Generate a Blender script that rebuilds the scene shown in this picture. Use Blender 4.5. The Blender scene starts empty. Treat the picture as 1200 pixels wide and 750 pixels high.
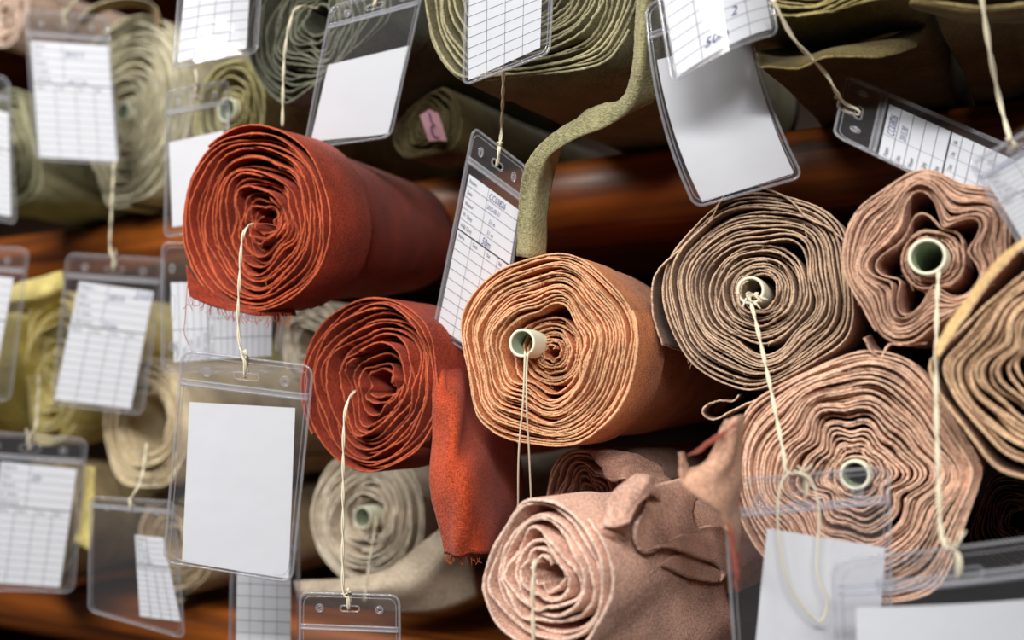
import bpy, bmesh, math, random
import numpy as np
from mathutils import Vector, Matrix

# ------------------------------------------------------------------ camera, light, exposure
scene = bpy.context.scene
col = scene.collection
W_PX, H_PX, F_PX = 1200.0, 750.0, 1250.0
CAM = np.array([0.0, -0.55, 1.45])
YAW, PITCH = math.radians(32.0), math.atan(95.0 / F_PX)
FWD = np.array([-math.sin(YAW) * math.cos(PITCH), math.cos(YAW) * math.cos(PITCH), math.sin(PITCH)])
RIGHT = np.array([math.cos(YAW), math.sin(YAW), 0.0])
UP = np.cross(RIGHT, FWD)

cam_data = bpy.data.cameras.new('camera')
cam = bpy.data.objects.new('camera', cam_data)
col.objects.link(cam)
cam.location = CAM
cam.rotation_euler = Matrix((RIGHT, UP, -FWD)).transposed().to_euler()
cam_data.sensor_width = 36.0
cam_data.lens = 36.0 * F_PX / W_PX
cam_data.clip_start = 0.02
cam_data.dof.use_dof = True
cam_data.dof.focus_distance = 0.555
cam_data.dof.aperture_fstop = 4.6
scene.camera = cam

world = bpy.data.worlds.new('world')
scene.world = world
world.use_nodes = True
world.node_tree.nodes['Background'].inputs[0].default_value = (0.82, 0.9, 1.0, 1)
world.node_tree.nodes['Background'].inputs[1].default_value = 0.05


def area_light(name, loc, target, sx, sy, power, color):
    d = bpy.data.lights.new(name, 'AREA')
    d.shape = 'RECTANGLE'; d.size = sx; d.size_y = sy; d.energy = power; d.color = color
    o = bpy.data.objects.new(name, d); col.objects.link(o)
    o.location = loc
    o.rotation_euler = (Vector(target) - Vector(loc)).to_track_quat('-Z', 'Y').to_euler()
    return o


area_light('ceiling_tube_light', (-0.9, -1.1, 2.45), (-0.45, 0.0, 1.45), 1.2, 0.3, 43.0, (1.0, 0.96, 0.9))
area_light('front_fill_light', (0.3, -1.45, 2.2), (-0.3, 0.0, 1.4), 1.0, 0.12, 42.0, (1.0, 0.97, 0.93))  # added fill, brightens the tag cards and gives the sleeves their glare

vs = scene.view_settings
vs.view_transform = 'Standard'; vs.look = 'None'; vs.gamma = 1.0; vs.use_curve_mapping = False
vs.exposure = -0.72
scene.display_settings.display_device = 'sRGB'


def P(px, py, d):
    """pixel + depth along the optical axis -> world point"""
    return CAM + d * (FWD + RIGHT * ((px - W_PX / 2) / F_PX) + UP * ((H_PX / 2 - py) / F_PX))


def P_plane_y(px, py, y):
    v = FWD + RIGHT * ((px - W_PX / 2) / F_PX) + UP * ((H_PX / 2 - py) / F_PX)
    return CAM + v * (y - CAM[1]) / v[1]


# ------------------------------------------------------------------ materials
def lin(c):
    c = c / 255.0
    return c / 12.92 if c <= 0.04045 else ((c + 0.055) / 1.055) ** 2.4


def rgb(*c):
    return (lin(c[0]), lin(c[1]), lin(c[2]), 1.0)


def new_mat(name):
    m = bpy.data.materials.new(name)
    m.use_nodes = True
    nt = m.node_tree
    nt.nodes.clear()
    out = nt.nodes.new('ShaderNodeOutputMaterial')
    return m, nt, out


def cloth_mat(name, c, c2=None, weave=1.0, rough=0.9):
    """woven cotton: thread grid from the sheet's own coordinates plus slub noise"""
    m, nt, out = new_mat(name)
    N = nt.nodes.new; L = nt.links.new
    b = N('ShaderNodeBsdfPrincipled'); b.inputs['Roughness'].default_value = rough
    b.inputs['Specular IOR Level'].default_value = 0.15
    b.inputs['Sheen Weight'].default_value = 0.12
    b.inputs['Sheen Roughness'].default_value = 0.5
    uv = N('ShaderNodeUVMap')
    mp = N('ShaderNodeMapping'); mp.inputs['Scale'].default_value = (420, 1300, 1)
    L(uv.outputs[0], mp.inputs[0])
    n1 = N('ShaderNodeTexNoise'); n1.inputs['Scale'].default_value = 1.0; n1.inputs['Detail'].default_value = 2
    L(mp.outputs[0], n1.inputs[0])
    mp2 = N('ShaderNodeMapping'); mp2.inputs['Scale'].default_value = (1300, 420, 1)
    L(uv.outputs[0], mp2.inputs[0])
    n2 = N('ShaderNodeTexNoise'); n2.inputs['Scale'].default_value = 1.0; n2.inputs['Detail'].default_value = 2
    L(mp2.outputs[0], n2.inputs[0])
    ad = N('ShaderNodeMath'); ad.operation = 'ADD'
    L(n1.outputs[0], ad.inputs[0]); L(n2.outputs[0], ad.inputs[1])
    tc = N('ShaderNodeTexCoord')
    n3 = N('ShaderNodeTexNoise'); n3.inputs['Scale'].default_value = 45.0; n3.inputs['Detail'].default_value = 5
    L(tc.outputs['Object'], n3.inputs[0])
    ml = N('ShaderNodeMath'); ml.operation = 'MULTIPLY'; ml.inputs[1].default_value = 0.4
    L(n3.outputs[0], ml.inputs[0])
    ad2 = N('ShaderNodeMath'); ad2.operation = 'MULTIPLY_ADD'; ad2.inputs[1].default_value = 0.5
    L(ad.outputs[0], ad2.inputs[0]); L(ml.outputs[0], ad2.inputs[2])
    mr = N('ShaderNodeMapRange'); mr.inputs[1].default_value = 0.58; mr.inputs[2].default_value = 0.82
    L(ad2.outputs[0], mr.inputs[0])
    mix = N('ShaderNodeMix'); mix.data_type = 'RGBA'
    c2 = c2 or tuple(v * 1.25 + 0.01 for v in c[:3]) + (1,)
    mix.inputs[6].default_value = tuple(v * 0.55 for v in c[:3]) + (1,)
    mix.inputs[7].default_value = c2
    L(mr.outputs[0], mix.inputs[0]); L(mix.outputs[2], b.inputs['Base Color'])
    bp = N('ShaderNodeBump'); bp.inputs['Strength'].default_value = 0.9 * weave; bp.inputs['Distance'].default_value = 0.0005
    L(ad.outputs[0], bp.inputs['Height']); L(bp.outputs[0], b.inputs['Normal'])
    L(b.outputs[0], out.inputs[0])
    return m


def plain_mat(name, c, rough=0.5, spec=0.4, var=0.0, scale=40, coat=0.0):
    m, nt, out = new_mat(name)
    N = nt.nodes.new; L = nt.links.new
    b = N('ShaderNodeBsdfPrincipled'); b.inputs['Roughness'].default_value = rough
    b.inputs['Specular IOR Level'].default_value = spec
    b.inputs['Coat Weight'].default_value = coat
    tc = N('ShaderNodeTexCoord'); n = N('ShaderNodeTexNoise'); n.inputs['Scale'].default_value = scale
    n.inputs['Detail'].default_value = 4
    L(tc.outputs['Object'], n.inputs[0])
    mix = N('ShaderNodeMix'); mix.data_type = 'RGBA'
    mix.inputs[6].default_value = tuple(v * (1 - var) for v in c[:3]) + (1,)
    mix.inputs[7].default_value = tuple(min(1, v * (1 + var)) for v in c[:3]) + (1,)
    L(n.outputs[0], mix.inputs[0]); L(mix.outputs[2], b.inputs['Base Color']); L(b.outputs[0], out.inputs[0])
    return m


def wood_mat():
    m, nt, out = new_mat('varnished_wood')
    N = nt.nodes.new; L = nt.links.new
    b = N('ShaderNodeBsdfPrincipled'); b.inputs['Roughness'].default_value = 0.42
    b.inputs['Coat Weight'].default_value = 0.1; b.inputs['Coat Roughness'].default_value = 0.25
    tc = N('ShaderNodeTexCoord'); mp = N('ShaderNodeMapping'); mp.inputs['Scale'].default_value = (3, 60, 60)
    L(tc.outputs['Object'], mp.inputs[0])
    n = N('ShaderNodeTexNoise'); n.inputs['Scale'].default_value = 1.4; n.inputs['Detail'].default_value = 6
    L(mp.outputs[0], n.inputs[0])
    r = N('ShaderNodeValToRGB')
    r.color_ramp.elements[0].position = 0.3; r.color_ramp.elements[0].color = rgb(62, 29, 10)
    r.color_ramp.elements[1].position = 0.72; r.color_ramp.elements[1].color = rgb(178, 96, 28)
    L(n.outputs[0], r.inputs[0]); L(r.outputs[0], b.inputs['Base Color'])
    bp = N('ShaderNodeBump'); bp.inputs['Strength'].default_value = 0.25; bp.inputs['Distance'].default_value = 0.001
    L(n.outputs[0], bp.inputs['Height']); L(bp.outputs[0], b.inputs['Normal'])
    L(b.outputs[0], out.inputs[0])
    return m


def vinyl_mat(name, haze, tint=(0.96, 0.96, 0.97), rough=0.07, ior=1.45, bump=0.3):
    """thin clear vinyl: see-through with a mirror-like Fresnel gloss and a faint milky haze"""
    m, nt, out = new_mat(name)
    N = nt.nodes.new; L = nt.links.new
    t = N('ShaderNodeBsdfTransparent'); t.inputs[0].default_value = (*tint, 1)
    g = N('ShaderNodeBsdfGlossy'); g.inputs['Roughness'].default_value = rough
    d = N('ShaderNodeBsdfDiffuse'); d.inputs[0].default_value = (0.85, 0.87, 0.92, 1)
    lw = N('ShaderNodeLayerWeight'); lw.inputs[0].default_value = 0.5
    pw_ = N('ShaderNodeMath'); pw_.operation = 'POWER'; pw_.inputs[1].default_value = 4.5
    L(lw.outputs['Facing'], pw_.inputs[0])
    f = N('ShaderNodeMath'); f.operation = 'MULTIPLY_ADD'; f.inputs[1].default_value = 0.8
    f.inputs[2].default_value = ((ior - 1) / (ior + 1)) ** 2
    L(pw_.outputs[0], f.inputs[0])
    tc = N('ShaderNodeTexCoord'); n = N('ShaderNodeTexNoise'); n.inputs['Scale'].default_value = 55
    n.inputs['Detail'].default_value = 3
    L(tc.outputs['Object'], n.inputs[0])
    bp = N('ShaderNodeBump'); bp.inputs['Strength'].default_value = bump; bp.inputs['Distance'].default_value = 0.001
    L(n.outputs[0], bp.inputs['Height']); L(bp.outputs[0], g.inputs['Normal'])
    m1 = N('ShaderNodeMixShader'); m1.inputs[0].default_value = haze
    L(t.outputs[0], m1.inputs[1]); L(d.outputs[0], m1.inputs[2])
    m2 = N('ShaderNodeMixShader')
    L(f.outputs[0], m2.inputs[0]); L(m1.outputs[0], m2.inputs[1]); L(g.outputs[0], m2.inputs[2])
    L(m2.outputs[0], out.inputs[0])
    return m


def paper_mat(name, c):
    m, nt, out = new_mat(name)
    N = nt.nodes.new; L = nt.links.new
    b = N('ShaderNodeBsdfPrincipled'); b.inputs['Roughness'].default_value = 0.8
    b.inputs['Specular IOR Level'].default_value = 0.2
    b.inputs['Base Color'].default_value = c
    tc = N('ShaderNodeTexCoord'); n = N('ShaderNodeTexNoise'); n.inputs['Scale'].default_value = 38
    n.inputs['Detail'].default_value = 3
    L(tc.outputs['Object'], n.inputs[0])
    bp = N('ShaderNodeBump'); bp.inputs['Strength'].default_value = 0.35; bp.inputs['Distance'].default_value = 0.002
    L(n.outputs[0], bp.inputs['Height']); L(bp.outputs[0], b.inputs['Normal'])
    L(b.outputs[0], out.inputs[0])
    return m


M_WOOD = wood_mat()
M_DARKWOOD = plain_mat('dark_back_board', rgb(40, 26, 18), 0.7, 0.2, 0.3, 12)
M_VINYL = vinyl_mat('clear_vinyl', 0.022)
M_RIM = vinyl_mat('welded_vinyl_edge', 0.16, (0.9, 0.9, 0.93), 0.12, 1.6, 0.1)
M_ZIP = vinyl_mat('vinyl_zip_strip', 0.2, (0.86, 0.87, 0.92), 0.15, 1.5, 0.1)
M_PAPER = paper_mat('white_card', (0.77, 0.80, 0.85, 1))
M_PINKPAPER = paper_mat('pink_card', rgb(196, 150, 160))
M_INK = plain_mat('black_print', rgb(45, 48, 58), 0.8, 0.1)
M_INKLINE = plain_mat('grey_rule_ink', rgb(105, 108, 122), 0.8, 0.1)
M_BLUEINK = plain_mat('blue_pen_ink', rgb(48, 52, 120), 0.7, 0.1)
M_STRING = plain_mat('cotton_string', rgb(228, 220, 196), 0.85, 0.1, 0.1, 900)
M_TUBE = plain_mat('cream_plastic_tube', rgb(226, 226, 204), 0.45, 0.4, 0.04, 60)
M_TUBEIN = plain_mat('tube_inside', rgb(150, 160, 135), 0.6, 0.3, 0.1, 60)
M_PLASTER = plain_mat('plaster', rgb(150, 142, 130), 0.9, 0.1, 0.1, 4)
M_FLOOR = plain_mat('floor_cement', rgb(110, 96, 84), 0.7, 0.2, 0.2, 6)


# ------------------------------------------------------------------ mesh helpers
def mesh_obj(name, verts, faces, mats, parent=None, mat_idx=None, uvs=None, smooth=True, origin=None):
    me = bpy.data.meshes.new(name)
    v = np.asarray(verts, dtype=float)
    if origin is not None:
        v = v - np.asarray(origin)
    me.from_pydata(v.tolist(), [], faces)
    for m in (mats if isinstance(mats, (list, tuple)) else [mats]):
        me.materials.append(m)
    if mat_idx is not None:
        me.polygons.foreach_set('material_index', np.asarray(mat_idx, dtype=np.int32))
    if smooth:
        me.polygons.foreach_set('use_smooth', np.ones(len(me.polygons), dtype=bool))
    if uvs is not None:
        lay = me.uv_layers.new(name='UVMap')
        li = np.zeros(len(me.loops), dtype=np.int32)
        me.loops.foreach_get('vertex_index', li)
        lay.data.foreach_set('uv', np.asarray(uvs, dtype=np.float32)[li].ravel())
    me.update()
    o = bpy.data.objects.new(name, me)
    col.objects.link(o)
    if parent is not None:
        o.parent = parent
    return o


def empty(name, loc, label, cat, group=None):
    o = bpy.data.objects.new(name, None)
    o.empty_display_size = 0.02
    col.objects.link(o)
    o.location = tuple(float(x) for x in loc)
    o['label'] = label; o['category'] = cat
    if group:
        o['group'] = group
    return o


def catmull(pts, n):
    """smooth curve through pts, n samples per span"""
    pts = np.asarray(pts, dtype=float)
    if len(pts) == 2:
        t = np.linspace(0, 1, n + 1)[:, None]
        return pts[0] * (1 - t) + pts[1] * t
    q = np.vstack([2 * pts[0] - pts[1], pts, 2 * pts[-1] - pts[-2]])
    out = []
    for i in range(1, len(q) - 2):
        p0, p1, p2, p3 = q[i - 1], q[i], q[i + 1], q[i + 2]
        for k in range(n):
            t = k / n
            out.append(0.5 * (2 * p1 + (p2 - p0) * t + (2 * p0 - 5 * p1 + 4 * p2 - p3) * t * t + (3 * p1 - p0 - 3 * p2 + p3) * t ** 3))
    out.append(q[-2])
    return np.array(out)


class MB:
    """collects verts/faces of one mesh"""
    def __init__(self):
        self.v = []; self.f = []; self.m = []

    def add(self, verts, faces, mi=0):
        o = len(self.v)
        self.v.extend([tuple(x) for x in verts])
        self.f.extend([tuple(i + o for i in f) for f in faces])
        self.m.extend([mi] * len(faces))

    def tube(self, pts, r, sides=6, closed=False, mi=0):
        pts = np.asarray(pts, dtype=float)
        n = len(pts)
        if closed:
            tan = np.roll(pts, -1, 0) - np.roll(pts, 1, 0)
        else:
            tan = np.gradient(pts, axis=0)
        tan /= np.linalg.norm(tan, axis=1)[:, None] + 1e-12
        ref = np.array([0.31, 0.83, 0.46])
        a = np.cross(tan, ref); a /= np.linalg.norm(a, axis=1)[:, None] + 1e-12
        b = np.cross(tan, a)
        rr = np.broadcast_to(np.asarray(r, dtype=float), (n,))
        vs_, fs = [], []
        for i in range(n):
            for k in range(sides):
                t = 2 * math.pi * k / sides
                vs_.append(pts[i] + rr[i] * (math.cos(t) * a[i] + math.sin(t) * b[i]))
        for i in range(n if closed else n - 1):
            j = (i + 1) % n
            for k in range(sides):
                k2 = (k + 1) % sides
                fs.append((i * sides + k, i * sides + k2, j * sides + k2, j * sides + k))
        if not closed:
            fs.append(tuple(range(sides))[::-1]); fs.append(tuple((n - 1) * sides + k for k in range(sides)))
        self.add(vs_, fs, mi)

    def build(self, name, mats, parent=None, origin=None, smooth=True):
        return mesh_obj(name, self.v, self.f, mats, parent, self.m, None, smooth, origin)


def twine(pts, r=0.00052, n=14, pitch=0.03, two=True):
    """two-ply string through pts"""
    c = catmull(pts, n)
    mb = MB()
    if not two:
        mb.tube(c, r, 6)
        return mb
    d = np.linalg.norm(np.diff(c, axis=0), axis=1)
    s = np.concatenate([[0], np.cumsum(d)])
    m = max(8, int(s[-1] / 0.0018))
    t = np.linspace(0, s[-1], m)
    c = np.stack([np.interp(t, s, c[:, k]) for k in range(3)], 1)
    for ph in (0, math.pi):
        off = np.stack([np.cos(t / pitch * 2 * math.pi + ph), np.sin(t / pitch * 2 * math.pi + ph) * 0.9, 0 * t], 1) * r * 1.0
        mb.tube(c + off, r, 5)
    return mb


def sheet_grid(net, nu=8, nv=8):
    """net: rows x cols of 3D points -> smooth grid of points"""
    net = np.asarray(net, dtype=float)
    rows = np.array([catmull(r, nu) for r in net])
    return np.array([catmull(rows[:, j], nv) for j in range(rows.shape[1])]).transpose(1, 0, 2)


def cloth_sheet(name, net, mats, parent, origin, thick=0.0009, nu=8, nv=8, ripple=0.0006, seed=1, edge_jit=0.00012):
    """a piece of loose cloth with thickness, from a control net"""
    rnd = np.random.RandomState(seed)
    g = sheet_grid(net, nu, nv)
    h, w = g.shape[:2]
    du = np.gradient(g, axis=1); dv = np.gradient(g, axis=0)
    n = np.cross(du, dv); n /= np.linalg.norm(n, axis=2)[:, :, None] + 1e-12
    uu, vv = np.meshgrid(np.linspace(0, 1, w), np.linspace(0, 1, h))
    rp = sum(np.sin(uu * rnd.uniform(4, 18) + vv * rnd.uniform(4, 18) + rnd.uniform(0, 6)) for _ in range(4)) * ripple * 0.5
    g = g + n * rp[:, :, None]
    jit = rnd.normal(0, edge_jit, (h, w, 3))
    mask = np.zeros((h, w)); mask[0] = mask[-1] = 1; mask[:, 0] = mask[:, -1] = 1
    g = g + jit * mask[:, :, None]
    A = (g + n * thick / 2).reshape(-1, 3); B = (g - n * thick / 2).reshape(-1, 3)
    k = h * w
    faces, mi = [], []
    for i in range(h - 1):
        for j in range(w - 1):
            a = i * w + j
            faces.append((a, a + 1, a + w + 1, a + w)); mi.append(0)
            faces.append((k + a, k + a + w, k + a + w + 1, k + a + 1)); mi.append(0)
    ring = [j for j in range(w)] + [i * w + w - 1 for i in range(1, h)] + [(h - 1) * w + j for j in range(w - 2, -1, -1)] + [i * w for i in range(h - 2, 0, -1)]
    for a, b in zip(ring, ring[1:] + ring[:1]):
        faces.append((a, k + a, k + b, b)); mi.append(1 if len(mats) > 1 else 0)
    lu = np.linalg.norm(du, axis=2).cumsum(1); lv = np.linalg.norm(dv, axis=2).cumsum(0)
    uv = np.stack([lu, lv], 2).reshape(-1, 2)
    return mesh_obj(name, np.vstack([A, B]), faces, mats, parent, mi, np.vstack([uv, uv]), True, origin)


def threads(name, lines, r, mat, parent, origin, stuff=False):
    mb = MB()
    for l in lines:
        mb.tube(catmull(l, 6), r, 4)
        if not stuff:
            mb.build(name, mat, parent, origin)
            mb = MB()
    if stuff:
        o = mb.build(name, mat, parent, origin)
        o['kind'] = 'stuff'


# ------------------------------------------------------------------ the room and the shelving
def box(name, lo, hi, mat, parent=None, origin=(0, 0, 0)):
    x0, y0, z0 = lo; x1, y1, z1 = hi
    v = [(x0, y0, z0), (x1, y0, z0), (x1, y1, z0), (x0, y1, z0), (x0, y0, z1), (x1, y0, z1), (x1, y1, z1), (x0, y1, z1)]
    f = [(3, 2, 1, 0), (4, 5, 6, 7), (0, 1, 5, 4), (1, 2, 6, 5), (2, 3, 7, 6), (3, 0, 4, 7)]
    return mesh_obj(name, v, f, mat, parent, None, None, False, origin)


fl = box('floor', (-4, -3, -0.05), (3, 0.75, 0.0), M_FLOOR); fl['kind'] = 'structure'
wb = box('wall_back', (-4, 0.60, 0.0), (3, 0.75, 2.9), M_PLASTER); wb['kind'] = 'structure'

BOARD_T = 0.052
Y_S = 0.10                                   # plane of the board fronts
Z_UP = P_plane_y(100, 292, Y_S)[2]          # middle of the upper board's nose
Z_LOW = P_plane_y(50, 718, Y_S)[2]
DEPTH = 0.54
SX0, SX1 = -1.75, 0.75
unit = empty('shelving_unit', (-0.5, 0.25, 0.0), 'varnished brown wooden shelving with rounded board fronts holding the cloth rolls', 'shelf')
uo = np.array(unit.location)


def shelf_board(zc):
    prof = [(DEPTH, -BOARD_T / 2), (DEPTH, BOARD_T / 2)]
    for k in range(13):
        t = math.pi / 2 + math.pi * k / 12
        prof.append((Y_S + 0.016 + 0.016 * math.cos(t), BOARD_T / 2 * math.sin(t)))
    n = len(prof); xs = [SX0, SX1]
    v = [(x, p[0], zc + p[1]) for x in xs for p in prof]
    f = [(i, (i + 1) % n, n + (i + 1) % n, n + i) for i in range(n)]
    f += [tuple(range(n))[::-1], tuple(range(n, 2 * n))]
    o = mesh_obj('shelf_board', v, f, M_WOOD, unit, None, None, True, uo)
    for p in o.data.polygons:
        if len(p.vertices) > 4:
            p.use_smooth = False
    return o


GAP = Z_UP - Z_LOW
for zc in (Z_UP, Z_LOW, Z_UP + GAP, Z_LOW - GAP, Z_LOW - 2 * GAP - 0.05):
    shelf_board(zc)
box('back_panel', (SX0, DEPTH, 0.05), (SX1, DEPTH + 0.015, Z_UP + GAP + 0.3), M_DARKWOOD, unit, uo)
for x in (SX0 - 0.03, SX1):
    box('side_panel', (x, Y_S, 0.0), (x + 0.03, DEPTH + 0.015, Z_UP + GAP + 0.3), M_WOOD, unit, uo)
Z_UP_TOP = Z_UP + BOARD_T / 2
Z_LOW_TOP = Z_LOW + BOARD_T / 2

# ------------------------------------------------------------------ rolls of cloth
ROLLS = []


def roll(key, px, py, hh, depth, color, edge, label, psi=0.0, pitch=0.0, length=0.30, turns=18, r0=0.2, seed=1,
         wob=0.03, lobes=(3, 5), cone=0.0, jit=0.0014, tube=None, gap=None, sx=1.0, shelf='low', thick=0.5, seg=84,
         twist=2.0, tube_off=(0, 0), tube_out=0.004, name='fabric_roll', barrel_wave=0.0012, clump=0.75, taper=0.03, rin=None, core_back=0.0, fibers=0):
    ROLLS.append(dict(locals()))


# ---- lower shelf, from the red rolls outwards
roll('R1', 296, 259, 110, 0.615, rgb(152, 54, 30), rgb(196, 92, 54), 'thick rust red cloth roll with frayed lower edge, its face partly unwound', psi=-11, pitch=5, length=0.19, taper=0.2,
     turns=18, r0=0.10, seed=3, wob=0.042, lobes=(2, 3, 5), cone=0.016, fibers=220, jit=0.0022, clump=0.6, thick=0.4, twist=3.2)
roll('R2', 434, 451, 104, 0.60, rgb(150, 54, 32), rgb(192, 92, 56), 'rust red cloth roll lying under the thicker red roll, its tail hanging down', psi=-3, length=0.25,
     turns=15, r0=0.14, seed=8, wob=0.055, lobes=(2, 3, 4), cone=0.012, fibers=160, jit=0.0028, clump=0.6, thick=0.36, twist=3.0)
roll('O3', 637, 411, 116, 0.548, rgb(198, 124, 78), rgb(226, 176, 134), 'light orange cloth roll wound on a cream plastic tube', psi=-7, length=0.25, taper=0.1,
     turns=30, r0=0.30, seed=5, wob=0.035, lobes=(3, 5, 7), cone=-0.002, jit=0.0012, tube=0.0075, gap=(0.34, 0.09), rin=0.003, core_back=0.013, fibers=200, tube_off=(-0.0105, 0.004), thick=0.64, seg=110)
roll('T4', 888, 342, 117, 0.53, rgb(138, 108, 88), rgb(200, 172, 146), 'taupe cloth roll with a wavy outer layer and string knotted in its tube', psi=-6, length=0.28,
     turns=26, r0=0.16, seed=11, wob=0.04, lobes=(3, 5, 6), cone=0.004, jit=0.0018, tube=0.0072, gap=(0.42, 0.07), fibers=260, thick=0.62, tube_off=(-0.004, 0.001), tube_out=-0.001)
roll('T5', 1088, 302, 102, 0.47, rgb(164, 116, 94), rgb(218, 178, 152), 'pinkish brown cloth roll with a star-shaped hollow around its tube', psi=-2, length=0.30,
     turns=22, r0=0.22, seed=13, wob=0.115, lobes=(5, 3, 7), cone=0.002, jit=0.0016, tube=0.0082, gap=(0.22, 0.22), core_back=0.006, fibers=200, thick=0.66, twist=0.8)
roll('T6', 1240, 424, 152, 0.425, rgb(178, 138, 108), rgb(222, 186, 150), 'tan cloth roll with loosely folded wide layers', psi=-4, length=0.3,
     turns=15, r0=0.2, seed=17, wob=0.05, lobes=(3, 4, 6), cone=0.004, jit=0.002, thick=0.5)
roll('T7', 1003, 556, 150, 0.475, rgb(206, 160, 134), rgb(232, 194, 168), 'large dusty pink cloth roll with rippled layers behind two clear tags', psi=-7, length=0.3,
     turns=30, r0=0.14, seed=19, wob=0.04, lobes=(4, 6, 9), cone=0.003, fibers=200, jit=0.0016, tube=0.0068, thick=0.62, seg=110)
roll('P8', 634, 672, 95, 0.475, rgb(218, 174, 154), rgb(232, 200, 182), 'dusty pink cloth roll with a crumpled fold on its side', psi=3, length=0.2,
     turns=8, r0=0.16, seed=23, wob=0.045, lobes=(2, 3), cone=0.004, jit=0.0016, thick=0.42, clump=0.35)
roll('L4', 428, 606, 84, .80, rgb(206, 190, 168), rgb(236, 226, 206), 'cream cloth roll on a small tube with its end spread flat beneath', psi=-2, length=0.3,
     turns=13, r0=0.26, seed=29, wob=0.03, lobes=(2, 3), cone=0.002, jit=0.0024, tube=0.0085, thick=0.42)
roll('L3', 362, 402, 52, .88, rgb(150, 138, 120), rgb(196, 186, 168), 'small grey beige cloth roll tucked behind the red rolls', psi=0, length=0.25,
     turns=8, r0=0.3, seed=31, wob=0.03, jit=0.002)
roll('L1', 170, 496, 80, .90, rgb(204, 184, 146), rgb(232, 216, 182), 'beige cloth roll with an open hollow centre', psi=0, length=0.3,
     turns=12, r0=0.42, seed=37, wob=0.03, lobes=(2, 3), cone=0.006, jit=0.0018)
roll('L2', 206, 636, 66, .92, rgb(176, 154, 118), rgb(208, 190, 156), 'brownish beige cloth roll resting on the shelf under the hollow one', psi=0, length=0.3,
     turns=10, r0=0.25, seed=41, wob=0.03, jit=0.002)
roll('L0', 56, 428, 92, .95, rgb(214, 198, 124), rgb(238, 228, 178), 'yellow green cloth roll with loose soft folds', psi=0, length=0.3,
     turns=9, r0=0.12, seed=43, wob=0.09, lobes=(2, 3), cone=0.012, jit=0.003, thick=0.4, sx=0.85)
roll('L5', -40, 440, 80, .95, rgb(200, 186, 106), rgb(228, 216, 150), 'olive yellow cloth roll behind the printed tag, next to the folded yellow roll', psi=0, length=0.3,
     turns=9, r0=0.15, seed=47, wob=0.06, jit=0.003)
roll('L6', 50, 610, 72, .97, rgb(170, 150, 110), rgb(208, 190, 150), 'pale brown cloth roll on the shelf behind a form tag', psi=0, length=0.3,
     turns=10, r0=0.2, seed=53, wob=0.04, jit=0.002)
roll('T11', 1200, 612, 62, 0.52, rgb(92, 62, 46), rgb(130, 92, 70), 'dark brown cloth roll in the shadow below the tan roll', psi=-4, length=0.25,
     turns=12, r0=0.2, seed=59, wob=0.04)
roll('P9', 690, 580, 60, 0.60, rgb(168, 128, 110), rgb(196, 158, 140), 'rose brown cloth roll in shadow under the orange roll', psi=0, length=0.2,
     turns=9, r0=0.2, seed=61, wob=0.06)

# ---- upper shelf
roll('U1', 8, 14, 44, .97, rgb(196, 168, 148), rgb(226, 204, 188), 'pale pink beige cloth roll above the grey green ones', turns=8, r0=0.15, seed=67, wob=0.06, shelf='up')
roll('U2', 148, 132, 116, .97, rgb(170, 163, 134), rgb(206, 200, 174), 'pale sage cloth roll with a narrow core behind a form tag', psi=1, turns=24, r0=0.1, seed=71,
     wob=0.03, lobes=(2, 3), cone=0.004, jit=0.003, shelf='up', tube=0.009, thick=0.6)
roll('U3', 8, 186, 84, .97, rgb(128, 126, 96), rgb(170, 168, 136), 'grey olive cloth roll standing behind the grey tag', turns=10, r0=0.15, seed=73, wob=0.04, shelf='up')
roll('U4', 270, 130, 62, .80, rgb(132, 124, 80), rgb(172, 164, 116), 'small olive cloth roll wound on a white ringed tube', turns=9, r0=0.3, seed=79, wob=0.05, tube=0.0095, shelf='up', gap=(0.3, 0.1))
roll('U5', 372, 26, 108, 0.70, rgb(78, 80, 66), rgb(116, 118, 100), 'dark grey green cloth roll with thick soft layers', psi=-2, turns=15, r0=0.14, seed=83, wob=0.05, jit=0.0026, shelf='up')
roll('U6', 622, -26, 150, 0.575, rgb(110, 104, 74), rgb(162, 155, 122), 'big olive green cloth roll with a long loose tail', psi=-2, turns=24, r0=0.14, seed=89, wob=0.035, lobes=(2, 3, 5),
     jit=0.0016, shelf='up', thick=0.6, seg=110)
roll('U7', 500, 144, 50, .76, rgb(98, 88, 54), rgb(120, 110, 72), 'dark olive cloth roll with a pink ticket on it', psi=0, turns=9, r0=0.2, seed=97, wob=0.05, shelf='up')
roll('U8', 955, -62, 138, 0.48, rgb(92, 80, 42), rgb(164, 150, 98), 'olive brown cloth roll with a torn tail on the shelf edge', psi=-4, turns=22, r0=0.14, seed=101, wob=0.03, shelf='up', jit=0.0016)
roll('U9', 1170, -70, 92, 0.44, rgb(98, 84, 48), rgb(172, 154, 106), 'khaki cloth roll with one loose outer layer', psi=-4, turns=12, r0=0.14, seed=103, wob=0.04, shelf='up')

for r in ROLLS:
    r['C'] = P(r['px'], r['py'], r['depth'])
    r['R'] = r['hh'] * r['depth'] / F_PX
    a = np.array([math.sin(math.radians(r['psi'])), math.cos(math.radians(r['psi'])), math.sin(math.radians(r['pitch']))])
    a /= np.linalg.norm(a)
    r['a'] = a
    e1 = np.cross(a, [0, 0, 1]); e1 /= np.linalg.norm(e1)
    r['e1'] = e1; r['e2'] = np.cross(e1, a)


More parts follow.
